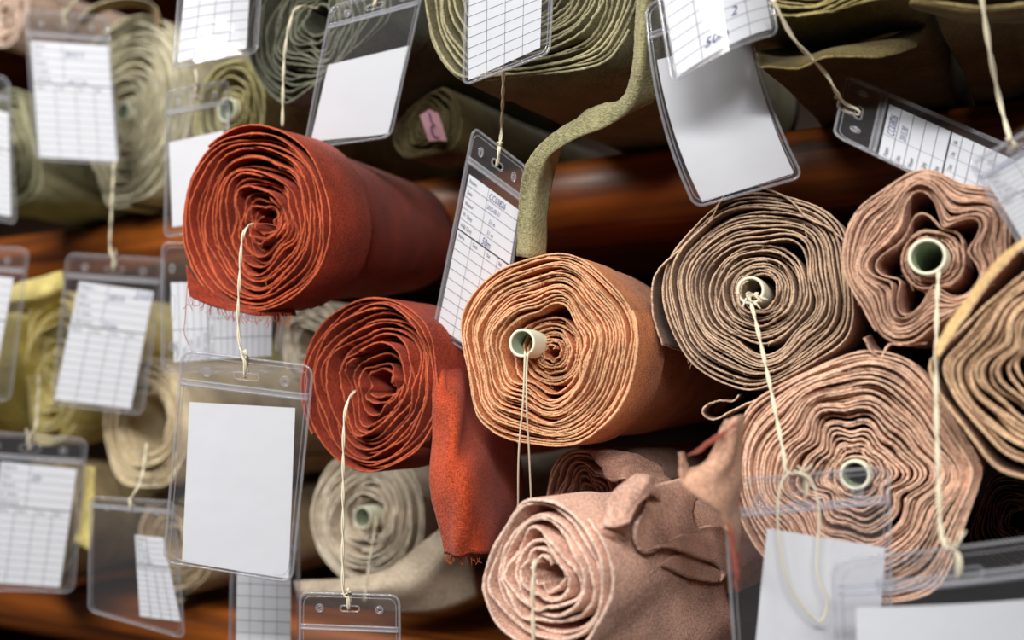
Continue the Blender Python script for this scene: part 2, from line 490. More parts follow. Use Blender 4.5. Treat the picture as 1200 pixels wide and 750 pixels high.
def squash_table(r):
    """how far the roll is pressed in by its neighbours and the boards, per angle"""
    th = np.linspace(0, 2 * math.pi, 361)
    R = r['R']
    cuts = []
    for q in ROLLS:
        if q is r:
            continue
        best = None
        for t in np.linspace(0.0, min(r['length'], 0.25), 7):
            p = r['C'] + r['a'] * t
            s = np.dot(p - q['C'], r['a']) / np.dot(q['a'], r['a'])
            if s < -0.002 or s > q['length']:
                continue
            d = q['C'] + q['a'] * s - p
            x, y = d @ r['e1'], d @ r['e2']
            D = math.hypot(x, y)
            if D < R + q['R'] and (best is None or D < best[0]):
                best = (D, math.atan2(y, x), q['R'])
        if best:
            D, an, R2 = best
            c = max(0.35 * R, D * R / (R + R2) - 0.0018)
            cuts.append((an, c))
    if r['shelf'] == 'low':
        lo, hi = Z_LOW_TOP, Z_UP - BOARD_T / 2
    else:
        lo, hi = Z_UP_TOP, 9
    back = r['C'] + r['a'] * r['length']
    over = back[1] > Y_S
    if over and r['C'][2] - lo < R:
        cuts.append((-math.pi / 2, max(0.3 * R, r['C'][2] - lo - 0.0018)))
    if over and hi - r['C'][2] < R:
        cuts.append((math.pi / 2, max(0.3 * R, hi - r['C'][2] - 0.0018)))
    inv = np.full_like(th, 1.0)
    p = 26
    for an, c in cuts:
        cs = np.maximum(np.cos(th - an), 0)
        inv += (cs * R / c) ** p
    r['m'] = inv ** (-1.0 / p)
    return th, r['m']


def smooth_noise(rnd, n_ctrl, n):
    y = rnd.normal(0, 1, n_ctrl)
    x = np.linspace(0, n_ctrl - 1.001, n)
    i = x.astype(int); f = x - i; f = f * f * (3 - 2 * f)
    return y[i] * (1 - f) + y[np.minimum(i + 1, n_ctrl - 1)] * f


CLOTH = {}


def build_roll(r):
    rnd = np.random.RandomState(r['seed'])
    T, R, seg = r['turns'], r['R'], r['seg']
    r_in = max(r['r0'] * R, 0.0)
    if r['tube']:
        r_in = max(r_in if not r['gap'] else 0, r['tube'] + 0.0012)
    if r['rin']:
        r_in = r['rin']
    core = None
    th_t, m_t = squash_table(r)
    # radius of each turn, uneven
    nq = T * 3 + 1
    inc = 0.55 + 0.45 * np.exp(rnd.normal(0, r['clump'] * 1.4, nq))
    s_ctrl = np.linspace(0, T, nq)
    cum = np.concatenate([[0], np.cumsum((inc[1:] + inc[:-1]) / 2)])
    cum /= cum[-1]
    n = T * seg + 1
    s = np.linspace(0, T, n)
    th = 2 * math.pi * s + rnd.uniform(0, 6.28)
    lin_r = np.interp(s, s_ctrl, cum)
    mean_gap = (R - r_in) / T
    base = r_in + (R - r_in) * (0.25 * s / T + 0.75 * lin_r)
    if r['gap']:
        g0, gw = r['gap']
        frac = (base - r_in) / (R - r_in)
        k = 1 / (1 + np.exp(-(frac - g0) * 160))
        core = 1 - k
        scale = (1 - gw)
        base = r_in + (R - r_in) * (frac * scale + gw * k)
    t_sheet = np.minimum(mean_gap * r['thick'], 0.0016)
    # slow deformation of the whole winding
    q = base / R
    disp = np.zeros(n)
    for i, kk in enumerate(r['lobes']):
        ph = rnd.uniform(0, 6.28); tw = rnd.uniform(-1, 1) * r['twist']
        env = np.sin(np.clip(q, 0, 1) * math.pi * rnd.uniform(0.8, 1.15)) ** 1.0
        if r['gap'] and i == 0:
            g0, gw = r['gap']
            q_out = (r_in + (R - r_in) * (g0 * (1 - gw) + gw)) / R
            env = 0.06 * core + (1 - core) * np.exp(-np.maximum(q - q_out, 0) * 2.8) * 1.25
        elif r['gap']:
            env = env * (1 - 0.9 * core)
        disp += R * r['wob'] * env * np.cos(kk * th + ph + tw * q) / (1 + 0.5 * i)
    # each layer's own small waves
    own = smooth_noise(rnd, T * 14, n) * mean_gap * 0.24
    rr = np.maximum(base + disp * np.clip((q - r_in / R) * 6, 0, 1) + own, 0.3 * r_in + 0.0008)
    tt = np.mod(th, 2 * math.pi)
    mth = np.interp(tt, th_t, m_t)
    rr = rr * (1 - (1 - mth) * np.clip(rr / R, 0, 1) ** 2.4)
    # how far each layer stands out at the end
    edge = smooth_noise(rnd, T * 9, n) * r['jit'] + smooth_noise(rnd, T * 2 + 2, n) * r['jit'] * 0.9 + rnd.normal(0, 0.0003, n)
    edge = edge + r['cone'] * (1 - q)
    if core is not None:
        edge = edge + r['core_back'] * core
    lastmask = np.clip((s - (T - 1.4)) / 0.4, 0, 1)
    edge = edge * (1 - 0.5 * lastmask)
    depth_in = 0.045
    e1, e2, a, C = r['e1'], r['e2'], r['a'], r['C']
    cx, cy = np.cos(th) * r['sx'], np.sin(th)

    def pos(rad, y):
        return C + (rad * cx)[:, None] * e1 + (rad * cy)[:, None] * e2 + np.asarray(y)[:, None] * a
    h = t_sheet / 2
    fuzz = rnd.normal(0, 0.0002, (2, n))
    rings = [pos(rr + h, np.full(n, depth_in)), pos(rr + h + fuzz[0] * 0.4, edge), pos(rr + fuzz[1], edge - h * 0.8),
             pos(rr - h - fuzz[0] * 0.4, edge), pos(rr - h, np.full(n, depth_in))]
    arc = np.concatenate([[0], np.cumsum(np.abs(np.diff(th)) * rr[1:])])
    V = np.concatenate(rings)
    UVs = np.concatenate([np.stack([arc, np.full(n, v)], 1) for v in (depth_in, 0.001, 0.0, -0.001, -depth_in)])
    faces, mi = [], []
    for k in range(4):
        o = k * n
        for i in range(n - 1):
            faces.append((o + i, o + i + 1, o + n + i + 1, o + n + i))
        mi += [1 if k in (1, 2) else 0] * (n - 1)
    # the barrel: last turn carried to the back end
    i0 = n - seg - 1
    th_b = th[i0:]; rb = rr[i0:] + h * 1.02
    nb = len(rb)
    nl = 30
    o = len(V)
    rows, uvr = [], []
    wav = [(rnd.uniform(15, 70), rnd.randint(1, 6), rnd.uniform(0, 6.28)) for _ in range(5)]
    eb = edge[i0:]
    for l in range(nl + 1):
        t = l / nl
        y = eb * (1 - t) ** 6 + (0.0006 + (r['length']) * (t ** 1.35))
        w_ = sum(np.sin(f * y + kk * th_b + p) for f, kk, p in wav) * r['barrel_wave'] * 0.5 * min(1, t * 5)
        rad = rb * (1 - r['taper'] * t) - (w_ + r['barrel_wave'] * min(1, t * 5)) * 0.8
        rows.append(C + (rad * np.cos(th_b) * r['sx'])[:, None] * e1 + (rad * np.sin(th_b))[:, None] * e2 + y[:, None] * a)
        uvr.append(np.stack([arc[i0:], y], 1))
    V = np.vstack([V] + rows); UVs = np.vstack([UVs] + uvr)
    for l in range(nl):
        for i in range(nb - 1):
            p0 = o + l * nb + i
            faces.append((p0, p0 + nb, p0 + nb + 1, p0 + 1)); mi.append(0)
    # close the far end
    ce = len(V)
    V = np.vstack([V, [C + a * r['length']]]); UVs = np.vstack([UVs, [[0, 0]]])
    for i in range(nb - 1):
        faces.append((o + nl * nb + i, ce, o + nl * nb + i + 1)); mi.append(0)
    # the step between the first and last line of the barrel
    base_pt = C + e2 * (-R * float(np.interp(1.5 * math.pi, th_t, m_t)))
    grp = 'rolls of cloth on the lower shelf' if r['shelf'] == 'low' else 'rolls of cloth on the upper shelf'
    root = empty(r['name'], base_pt, r['label'], 'fabric roll', grp)
    cm = cloth_mat('cloth_' + r['key'], r['color'])
    em = cloth_mat('cloth_edge_' + r['key'], r['edge'], weave=0.6)
    CLOTH[r['key']] = (cm, em)
    mesh_obj('wound_cloth', V, faces, [cm, em], root, mi, UVs, True, base_pt)
    r['root'] = root; r['base'] = base_pt
    if r['fibers']:
        mb = MB()
        for _ in range(r['fibers']):
            i = rnd.randint(seg, n - 1)
            p0 = V[2 * n + i]
            tg = V[2 * n + min(i + 1, n - 1)] - V[2 * n + max(i - 1, 0)]
            tg /= np.linalg.norm(tg) + 1e-9
            ln = rnd.uniform(0.0012, 0.0042)
            d_ = tg * rnd.uniform(-1, 1) + e1 * rnd.uniform(-.5, .5) - e2 * rnd.uniform(-.4, .8) - a * rnd.uniform(.1, .7)
            d2 = tg * rnd.uniform(-1, 1) + e1 * rnd.uniform(-.5, .5) - e2 * rnd.uniform(-.2, 1)
            mb.tube([p0 + a * 0.0006, p0 + d_ * ln * .5, p0 + d_ * ln * .7 + d2 * ln * .5], 0.00011, 3)
        fo = mb.build('frayed_fibers', em, root, base_pt)
        fo['kind'] = 'stuff'
    if r['tube']:
        rt = r['tube']; off = np.array(r['tube_off'])
        c0 = C + e1 * off[0] + e2 * off[1]
        mb = MB(); ns = 40
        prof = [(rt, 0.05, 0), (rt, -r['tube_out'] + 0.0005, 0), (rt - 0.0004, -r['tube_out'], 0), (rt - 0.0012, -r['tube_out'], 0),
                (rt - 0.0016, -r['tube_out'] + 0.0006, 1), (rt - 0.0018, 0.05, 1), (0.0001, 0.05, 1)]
        vv = []
        for (rad, y, _) in prof:
            for k in range(ns):
                t = 2 * math.pi * k / ns
                vv.append(c0 + e1 * rad * math.cos(t) + e2 * rad * math.sin(t) + a * y)
        for j in range(len(prof) - 1):
            ff = [(j * ns + k, j * ns + (k + 1) % ns, (j + 1) * ns + (k + 1) % ns, (j + 1) * ns + k) for k in range(ns)]
            if j == 0:
                mb.add(vv, ff, 0)
            else:
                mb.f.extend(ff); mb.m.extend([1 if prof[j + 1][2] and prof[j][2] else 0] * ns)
        mb.build('core_tube', [M_TUBE, M_TUBEIN], root, base_pt)
    return root


for r in ROLLS:
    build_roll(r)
RK = {r['key']: r for r in ROLLS}

def PX(lst):
    return [P(*p) for p in lst]


def flap(key, name, net, seed=1, mats=None, **kw):
    r = RK[key]
    return cloth_sheet(name, [[P(*p) for p in row] for row in net], list(mats or CLOTH[key]), r['root'], r['base'], seed=seed, **kw)


# ------------------------------------------------------------------ loose ends of cloth
# red tail hanging beside the orange roll
M_TAIL_LIT = cloth_mat('cloth_tail_red_lit', rgb(178, 68, 34))  # same cloth as its roll, with the light on the tail painted in brighter
flap('R2', 'loose_tail', [
    [(512, 384, .625), (520, 388, .618), (540, 396, .63), (566, 410, .65)],
    [(508, 440, .590), (526, 445, .580), (552, 452, .612), (590, 458, .65)],
    [(507, 500, .572), (530, 505, .556), (556, 505, .580), (606, 520, .65)],
    [(505, 555, .562), (530, 560, .545), (558, 556, .556), (612, 570, .64)],
    [(513, 610, .560), (536, 615, .546), (566, 606, .552), (604, 615, .63)],
    [(523, 648, .560), (541, 653, .550), (566, 648, .556), (592, 660, .62)]], seed=4, ripple=0.0012, nu=10, nv=8, mats=[M_TAIL_LIT, CLOTH['R2'][1]])
rr_ = random.Random(5)
threads('fringe', [[P(523 + i * 2.6, 646 + rr_.uniform(0, 4), .555), P(522 + i * 2.6 + rr_.uniform(-3, 3), 654 + rr_.uniform(0, 3), .554),
                    P(523 + i * 2.6 + rr_.uniform(-6, 6), 658 + rr_.uniform(0, 5), .554)] for i in range(16)], 0.00016, CLOTH['R2'][1], RK['R2']['root'], RK['R2']['base'], True)
# frayed lower flap of the thick red roll
flap('R1', 'frayed_flap', [
    [(218, 310, .618), (236, 334, .616), (268, 352, .616), (300, 360, .618), (345, 362, .63)],
    [(220, 330, .616), (238, 346, .613), (269, 359, .613), (300, 365, .615), (346, 366, .63)],
    [(222, 347, .614), (240, 356, .611), (270, 364, .611), (301, 369, .613), (347, 370, .63)]], seed=6, ripple=0.0004)
fr = []
for i in range(44):
    t = i / 43
    x = 221 + t * 120
    y = 346 + 24 * (1 - (1 - t) ** 2.0)
    fr.append([P(x, y - 3, .614), P(x + rr_.uniform(-4, 4), y + rr_.uniform(3, 7), .613), P(x + rr_.uniform(-7, 7), y + rr_.uniform(8, 17), .613)])
threads('fringe', fr, 0.00018, CLOTH['R1'][1], RK['R1']['root'], RK['R1']['base'], True)
threads('loose_thread', [
    [P(299, 262, .61), P(318, 263, .605), P(334, 268, .604), P(345, 252, .606), P(336, 262, .606)],
    [P(292, 264, .608), P(296, 285, .604), P(299, 298, .604), P(285, 300, .605), P(288, 304, .604)],
    [P(336, 312, .604), P(320, 318, .602), P(312, 330, .602), P(316, 338, .602), P(326, 334, .602), P(331, 322, .603)],
    [P(220, 330, .612), P(217, 372, .612), P(216, 390, .612), P(222, 405, .612)]], 0.00022, CLOTH['R1'][1], RK['R1']['root'], RK['R1']['base'])

# olive tail of the big olive roll
M_OLIVETAIL = cloth_mat('cloth_tail_olive', rgb(146, 141, 104))
flap('U6', 'loose_tail', [
    [(746, -30, .530), (758, -30, .524), (776, -30, .533)],
    [(744, 30, .530), (757, 32, .524), (776, 34, .533)],
    [(740, 80, .534), (752, 90, .528), (772, 92, .536)],
    [(728, 114, .540), (741, 126, .534), (764, 118, .543)],
    [(698, 130, .550), (712, 148, .543), (740, 118, .548)],
    [(662, 148, .560), (676, 162, .553), (706, 122, .560)],
    [(630, 176, .568), (646, 182, .562), (674, 142, .570)],
    [(614, 205, .573), (634, 208, .568), (650, 196, .585)],
    [(608, 245, .578), (624, 246, .572), (641, 244, .580)],
    [(604, 300, .582), (620, 302, .576), (640, 302, .582)]], seed=9, ripple=0.0012, nu=9, nv=8, mats=[M_OLIVETAIL, CLOTH['U6'][1]])
# torn olive tail at the shelf edge
flap('U8', 'torn_tail', [
    [(886, 62, .51), (930, 55, .53), (990, 62, .525), (1040, 45, .51), (1086, 22, .51)],
    [(890, 76, .49), (930, 72, .495), (975, 58, .485), (1030, 50, .485), (1084, 36, .495)],
    [(892, 80, .485), (934, 80, .485), (972, 66, .475), (1035, 66, .475), (1074, 54, .485)]], seed=12, ripple=0.0005)
# khaki outer layer
flap('U9', 'loose_layer', [
    [(1070, -4, .44), (1110, 4, .435), (1160, 8, .43), (1230, 2, .43)],
    [(1066, 6, .44), (1108, 12, .44), (1160, 15, .435), (1230, 10, .435)],
    [(1080, 12, .47), (1120, 24, .47), (1170, 26, .47), (1230, 22, .47)]], seed=14)
def on_face(key, px, py, out=0.0):
    r = RK[key]
    v_ = P(px, py, 1.0) - CAM
    c_ = r['C'] - r['a'] * out
    return CAM + v_ * (((c_ - CAM) @ r['a']) / (v_ @ r['a']))


wave = [(776, 404), (766, 376), (763, 346), (770, 318), (798, 291), (830, 262), (848, 231), (872, 213), (898, 221), (926, 234), (946, 254), (974, 268), (1000, 296), (1008, 330)]
T4a = RK['T4']['a']
cloth_sheet('outer_layer', [[on_face('T4', x, y, 0.003) + T4a * t - np.array([0, 0, 1.0]) * 0.05 * t for x, y in wave] for t in (0, 0.02, 0.06, 0.12)],
            list(CLOTH['T4']), RK['T4']['root'], RK['T4']['base'], seed=44, nu=8, nv=6, ripple=0.0003)
# taupe: thin wavy layer below, and the wave above the pink roll
flap('T4', 'loose_layer', [
    [(866, 462, .535), (858, 470, .532), (842, 470, .53), (827, 476, .528), (824, 486, .528), (838, 491, .528), (862, 480, .526), (900, 462, .522)],
    [(876, 460, .57), (868, 468, .57), (852, 468, .57), (838, 474, .57), (835, 483, .57), (848, 488, .57), (872, 478, .57), (908, 460, .565)]], seed=15, ripple=0.0002)
flap('T5', 'loose_layer', [
    [(1012, 396, .475), (1020, 410, .474), (1032, 418, .474), (1042, 404, .474), (1056, 404, .474), (1085, 402, .474)],
    [(1020, 392, .51), (1028, 405, .51), (1040, 412, .51), (1050, 400, .51), (1064, 400, .51), (1090, 398, .51)]], seed=16, ripple=0.0002)
# tan roll's turned-over bright lip
M_LIP = cloth_mat('cloth_lip_tan', rgb(228, 190, 130))
flap('T6', 'turned_lip', [
    [(1098, 420, .418), (1120, 388, .415), (1150, 346, .412), (1176, 312, .41), (1204, 284, .408)],
    [(1096, 408, .425), (1114, 376, .425), (1143, 336, .422), (1170, 304, .42), (1204, 278, .418)]], seed=18, ripple=0.0003, mats=[M_LIP, CLOTH['T6'][1]])
# cream end spread under the cream roll
flap('L4', 'spread_end', [
    [(345, 682, .79), (395, 678, .78), (450, 668, .77), (490, 640, .765), (535, 606, .775)],
    [(348, 696, .785), (400, 694, .765), (455, 690, .755), (505, 668, .752), (548, 632, .765)],
    [(350, 708, .80), (405, 712, .785), (460, 718, .775), (515, 716, .77), (560, 700, .775)]], seed=20, ripple=0.0006)
# crumpled fold on the pink roll
lip = [(703, 618), (727, 628), (740, 647), (743, 667), (753, 675), (773, 664), (807, 677), (837, 682), (846, 673), (838, 662), (813, 653), (787, 643),
       (768, 643), (754, 648), (744, 632), (747, 612), (757, 596), (757, 583), (750, 580), (741, 592), (735, 610), (716, 616)]
ax8 = RK['P8']['a']
net = []
for k in range(5):
    kk = k / 4
    net.append([P(x, y, 0.452 + (x - 703) * 0.00066 - 0.012 * math.sin(math.pi * i / (len(lip) - 1))) + ax8 * (0.058 * kk) + np.array([0, 0, 1.0]) * (0.010 * kk - 0.006 * kk * kk)
                for i, (x, y) in enumerate(lip)])
cloth_sheet('crumpled_fold', net, list(CLOTH['P8']), RK['P8']['root'], RK['P8']['base'], seed=22, ripple=0.0003, nu=8, nv=5, thick=0.002)
flap('P8', 'folded_end', [
    [(706, 616, .452), (716, 582, .462), (736, 562, .476), (752, 556, .486), (764, 562, .50)],
    [(720, 618, .450), (732, 592, .456), (750, 572, .466), (762, 566, .476), (772, 576, .496)],
    [(738, 612, .452), (745, 596, .457), (755, 584, .464), (763, 580, .476), (778, 592, .494)]], seed=24, ripple=0.0004, thick=0.0014)
flap('P8', 'side_cloth', [
    [(712, 632, .462), (738, 662, .472), (752, 676, .478), (775, 668, .496), (810, 679, .518), (846, 678, .546)],
    [(708, 690, .462), (735, 700, .474), (756, 702, .484), (785, 704, .504), (820, 708, .524), (856, 712, .550)],
    [(700, 740, .468), (730, 746, .478), (756, 748, .490), (790, 750, .510), (826, 752, .530), (860, 756, .555)],
    [(690, 800, .480), (720, 800, .490), (756, 800, .502), (790, 802, .520), (826, 804, .540), (862, 806, .565)]], seed=26, ripple=0.0008, nu=8, nv=8)
# pale pink hanging end of the big pink roll, frayed
flap('T7', 'frayed_end', [
    [(846, 500, 0.442), (852, 492, 0.442), (862, 488, 0.443), (872, 486, 0.450)],
    [(828, 540, 0.435), (842, 540, 0.432), (858, 540, 0.436), (868, 540, 0.445)],
    [(798, 556, 0.432), (820, 566, 0.427), (848, 570, 0.430), (868, 575, 0.442)],
    [(806, 574, 0.428), (826, 586, 0.425), (848, 598, 0.427), (867, 605, 0.440)],
    [(838, 596, 0.426), (850, 606, 0.426), (860, 618, 0.430), (866, 630, 0.440)],
    [(852, 622, 0.428), (857, 632, 0.430), (862, 645, 0.432), (865, 655, 0.440)]], seed=28, ripple=0.0004)
flap('T7', 'frayed_corner', [
    [(800, 530, 0.432), (803, 540, 0.432), (800, 552, 0.432)],
    [(797, 532, 0.430), (797, 545, 0.430), (798, 560, 0.430)],
    [(806, 545, 0.432), (806, 555, 0.432), (810, 572, 0.430)]], seed=30, ripple=0.0002)
M_RAVEL = cloth_mat('cloth_ravel_red', rgb(168, 92, 76))
rv = random.Random(9)
ravel = []
for i in range(12):
    x, y = 806 + i * 3, 534 - i * 2
    ravel.append([P(x, y, 0.432), P(x + 10, y - 5 + rv.uniform(-4, 4), 0.432), P(x + 18, y - 8 + rv.uniform(-4, 4), 0.433), P(x + 26, y - 16 + rv.uniform(-4, 4), 0.435)])
for i in range(14):
    ravel.append([P(851 + i * .6, 612 + i * 4, 0.426), P(858 + i * .5 + rv.uniform(-2, 2), 622 + i * 4, 0.425), P(862 + rv.uniform(-3, 3), 640 + i * 3.5, 0.426), P(868 + rv.uniform(-4, 6), 655 + i * 3, 0.427)])
threads('raveled_threads', ravel, 0.00035, M_RAVEL, RK['T7']['root'], RK['T7']['base'], True)
# cloth pushed up behind the pink roll
flap('P9', 'loose_fold', [
    [(690, 530, .57), (712, 528, .565), (738, 530, .56), (775, 545, .56)],
    [(702, 545, .56), (722, 545, .55), (745, 545, .55), (785, 565, .55)],
    [(715, 565, .55), (732, 562, .54), (755, 565, .54), (795, 585, .54)]], seed=32, ripple=0.0008)
# yellow flap over the yellow roll, and its trailing strip
flap('L0', 'turned_flap', [
    [(-10, 345, 0.925), (20, 332, 0.920), (50, 324, 0.920), (74, 318, 0.925)],
    [(-10, 360, 0.915), (22, 352, 0.910), (55, 346, 0.910), (76, 340, 0.920)],
    [(-10, 368, 0.935), (24, 364, 0.935), (50, 358, 0.935), (70, 352, 0.935)]], seed=34)
flap('L0', 'trailing_strip', [
    [(100, 545, 0.880), (112, 548, 0.880)],
    [(96, 590, 0.875), (110, 592, 0.875)],
    [(88, 636, 0.870), (106, 646, 0.870)]], seed=36)
# brown turned layer over the sage roll
M_TAN = cloth_mat('cloth_turned_tan', rgb(150, 122, 78))
flap('U2', 'turned_layer', [
    [(92, 24, 0.950), (112, 6, 0.940), (150, -4, 0.940), (180, 6, 0.945), (188, 30, 0.950)],
    [(96, 30, 0.960), (116, 16, 0.960), (150, 8, 0.960), (176, 14, 0.960), (184, 34, 0.960)]], seed=38, mats=[M_TAN, CLOTH['U2'][1]])

# ------------------------------------------------------------------ hanging tags in clear sleeves
_text_cache = {}


def text_mesh(s, shear=0.0):
    k = (s, shear)
    if k not in _text_cache:
        cu = bpy.data.curves.new('lettering', 'FONT')
        cu.body = s; cu.size = 1.0; cu.shear = shear; cu.resolution_u = 2
        ob = bpy.data.objects.new('lettering', cu)
        col.objects.link(ob)
        bpy.context.view_layer.update()
        dg = bpy.context.evaluated_depsgraph_get()
        me = ob.evaluated_get(dg).to_mesh()
        v = np.array([x.co[:] for x in me.vertices]); f = [tuple(p.vertices) for p in me.polygons]
        ob.evaluated_get(dg).to_mesh_clear()
        bpy.data.objects.remove(ob); bpy.data.curves.remove(cu)
        _text_cache[k] = (v, f)
    return _text_cache[k]


TAGS = 0


def tag(label, corners, depth, paper=None, style='blank', du=0.0, dv=0.0, bend=0.0, bow=(0, 0, 0), string=None, header=0.19,
        paper_bend=0.0, hand=(), w=72.0, h=118.0, knot=True, group='clear sleeve tags hanging from the rolls', papermat=None, seed=1, has_zip=True, ubend=0.0):
    """corners: TL, TR, BR, BL in pixels; depth at TL, du / dv: change towards TR / BL"""
    TL, TR, BR, BL = [P(c[0], c[1], depth + (du if i in (1, 2) else 0) + (dv if i in (2, 3) else 0)) for i, c in enumerate(corners)]
    mid = (TL + TR + BR + BL) / 4
    n = np.cross(TR - TL, BL - TL); n /= np.linalg.norm(n)
    if n @ (CAM - mid) < 0:
        n = -n
    dcen = depth + du / 2 + dv / 2
    bow3 = (RIGHT * bow[0] - UP * bow[1]) * dcen / F_PX + FWD * bow[2]

    def S(x, y, hgt=0.0):
        """sleeve coordinates in mm (x right, y down from the top) -> world"""
        u, v = x / w, y / h
        p = (TL * (1 - u) + TR * u) * (1 - v) + (BL * (1 - u) + BR * u) * v
        return p + bow3 * (4 * v * (1 - v)) + n * (bend * 4 * v * (1 - v) + ubend * 4 * u * (1 - u) + hgt * 0.001)

    slot = S(w / 2, h * 0.085)
    root = empty('hanging_tag', slot, label, 'hanging tag', group)
    # --- films
    rc = 6.0
    sy, sr, sa = h * 0.085, 1.9, 5.0     # slot
    ys = [0, .3, 1, 2, 3.5, 5, rc]
    ys += [sy - sr - 1.2] + [sy + sr * math.sin(t) for t in np.linspace(-math.pi / 2, math.pi / 2, 9)] + [sy + sr + 1.5]
    ys += list(np.linspace(sy + sr + 4, h - rc, 14)) + [h - 5, h - 3.5, h - 2, h - 1, h - .3, h]
    ys = sorted(set(round(float(y), 4) for y in ys))

    def half(y):
        d = min(y, h - y)
        ins = rc - math.sqrt(max(0, rc * rc - (rc - d) ** 2)) if d < rc else 0
        return w / 2 - ins

    def sl(y):
        return sa + math.sqrt(max(0, sr * sr - (y - sy) ** 2)) if abs(y - sy) <= sr + 1e-6 else 0
    nc = 7
    films = MB()
    for hgt in (0.7, -0.7):
        vv, ff = [], []
        idx = {}
        for i, y in enumerate(ys):
            W2, s2 = half(y), sl(y)
            edge_slot = abs(abs(y - sy) - sr) < 1e-3
            for side in (-1, 1):
                for j in range(nc):
                    x = side * (s2 + (W2 - s2) * j / (nc - 1))
                    idx[i, side, j] = len(vv)
                    vv.append(S(w / 2 + x, y, hgt))
        for i in range(len(ys) - 1):
            inslot = sl((ys[i] + ys[i + 1]) / 2) > 0
            for side in (-1, 1):
                for j in range(nc - 1):
                    q = (idx[i, side, j], idx[i, side, j + 1], idx[i + 1, side, j + 1], idx[i + 1, side, j])
                    ff.append(q if side > 0 else q[::-1])
            if not inslot and (sl(ys[i]) > 0 or sl(ys[i + 1]) > 0):
                ff.append((idx[i, -1, 0], idx[i, 1, 0], idx[i + 1, 1, 0], idx[i + 1, -1, 0]))
        films.add(vv, ff)
    sleeve = films.build('sleeve', M_VINYL, root, slot)
    # --- welded rim and slot rim
    outl = []
    for cx_, cy_, a0 in ((w - rc, rc, -90), (w - rc, h - rc, 0), (rc, h - rc, 90), (rc, rc, 180)):
        for k in range(7):
            t = math.radians(a0 + 90 * k / 6)
            outl.append((cx_ + rc * math.cos(t), cy_ + rc * math.sin(t)))
        # long straight runs follow the bend
        nxt = {-90: (w, h - rc), 0: (rc, h), 90: (0, rc), 180: (w - rc, 0)}[a0]
        for k in range(1, 8):
            f = k / 8
            outl.append((outl[-k][0] * 1, outl[-k][1] * 1) if False else ((1 - f) * (cx_ + rc * math.cos(math.radians(a0 + 90))) + f * nxt[0],
                                                                        (1 - f) * (cy_ + rc * math.sin(math.radians(a0 + 90))) + f * nxt[1]))
    rim = MB()
    rim.tube([S(x, y) for x, y in outl], 0.0008, 6, True)
    inner = [(w / 2 + (x - w / 2) * (1 - 5.0 / w), h / 2 + (y - h / 2) * (1 - 5.0 / h)) for x, y in outl]
    rim.tube([S(x, y) for x, y in inner], 0.00035, 5, True)
    rim.build('welded_rim', M_RIM, sleeve, None)
    sleeve.children[-1].data.transform(Matrix.Translation(tuple(-slot)))
    srm = MB()
    so = [(w / 2 + sa + sr * math.cos(t), sy + sr * math.sin(t)) for t in np.linspace(-math.pi / 2, math.pi / 2, 9)] + \
         [(w / 2 - sa - sr * math.cos(t), sy - sr * math.sin(t)) for t in np.linspace(-math.pi / 2, math.pi / 2, 9)]
    srm.tube([S(x, y) for x, y in so], 0.0006, 6, True)
    srm.build('slot_rim', M_RIM, sleeve, slot)
    for sgn in (-1, 1):
        ey = MB()
        c_ = (w / 2 + sgn * w * 0.30, h * 0.085)
        for rad, tr in ((2.5, 0.0005), (1.3, 0.0004)):
            ey.tube([S(c_[0] + rad * math.cos(t), c_[1] + rad * math.sin(t), 0.9) for t in np.linspace(0, 2 * math.pi, 20, endpoint=False)], tr, 5, True)
        ey.build('eyelet', M_RIM, sleeve, slot)
    if has_zip:
        zp = MB()
        zy = h * header - 4.0
        xs = np.linspace(1.0, w - 1.0, 16)
        zp.tube([S(x, zy, 0.9) for x in xs], 0.0007, 6)
        zp.tube([S(x, zy - 2.6, 0.9) for x in xs], 0.0005, 6)
        vv = [S(x, y, 0.85) for y in (zy - 3.4, zy + 1.0) for x in xs]
        zp.add(vv, [(k, k + 1, 17 + k, 16 + k) for k in range(15)])
        zp.build('zip_strip', M_ZIP, sleeve, slot)
    # --- paper
    if paper is not None:
        # paper corners in pixels -> sleeve coordinates by inverse bilinear search on the pixels
        cpx = np.array(corners, dtype=float)

        def to_uv(p):
            u, v = 0.5, 0.5
            p = np.array(p, dtype=float)
            for _ in range(25):
                b = np.array([bow[0], bow[1]]) * 4 * v * (1 - v)
                f_ = (cpx[0] * (1 - u) + cpx[1] * u) * (1 - v) + (cpx[3] * (1 - u) + cpx[2] * u) * v + b - p
                ju = (cpx[1] - cpx[0]) * (1 - v) + (cpx[2] - cpx[3]) * v
                jv = (cpx[3] - cpx[0]) * (1 - u) + (cpx[2] - cpx[1]) * u + np.array([bow[0], bow[1]]) * 4 * (1 - 2 * v)
                J = np.stack([ju, jv], 1)
                st = np.linalg.solve(J, f_)
                u -= st[0]; v -= st[1]
            return np.array([u * w, v * h])
        q = [to_uv(p) for p in paper]
        q = [np.array([min(max(c[0], 1.5), w - 1.5), min(max(c[1], 2), h - 1.6)]) for c in q]

        def Q(u, v, hgt=0.0):
            c = (q[0] * (1 - u) + q[1] * u) * (1 - v) + (q[3] * (1 - u) + q[2] * u) * v
            return S(c[0], c[1], hgt + paper_bend * 4 * u * (1 - u))
        mb = MB()
        nu_, nv_ = 8, 14
        for hh_, flip in ((0.12, False), (-0.12, True)):
            vv = [Q(i / nu_, j / nv_, hh_) for j in range(nv_ + 1) for i in range(nu_ + 1)]
            ff = []
            for j in range(nv_):
                for i in range(nu_):
                    k = j * (nu_ + 1) + i
                    f_ = (k, k + 1, k + nu_ + 2, k + nu_ + 1)
                    ff.append(f_ if flip else f_[::-1])
            mb.add(vv, ff)
        pc = mb.build('paper_card', papermat or M_PAPER, root, slot)
        pw = np.linalg.norm(q[1] - q[0]); phh = np.linalg.norm(q[3] - q[0])
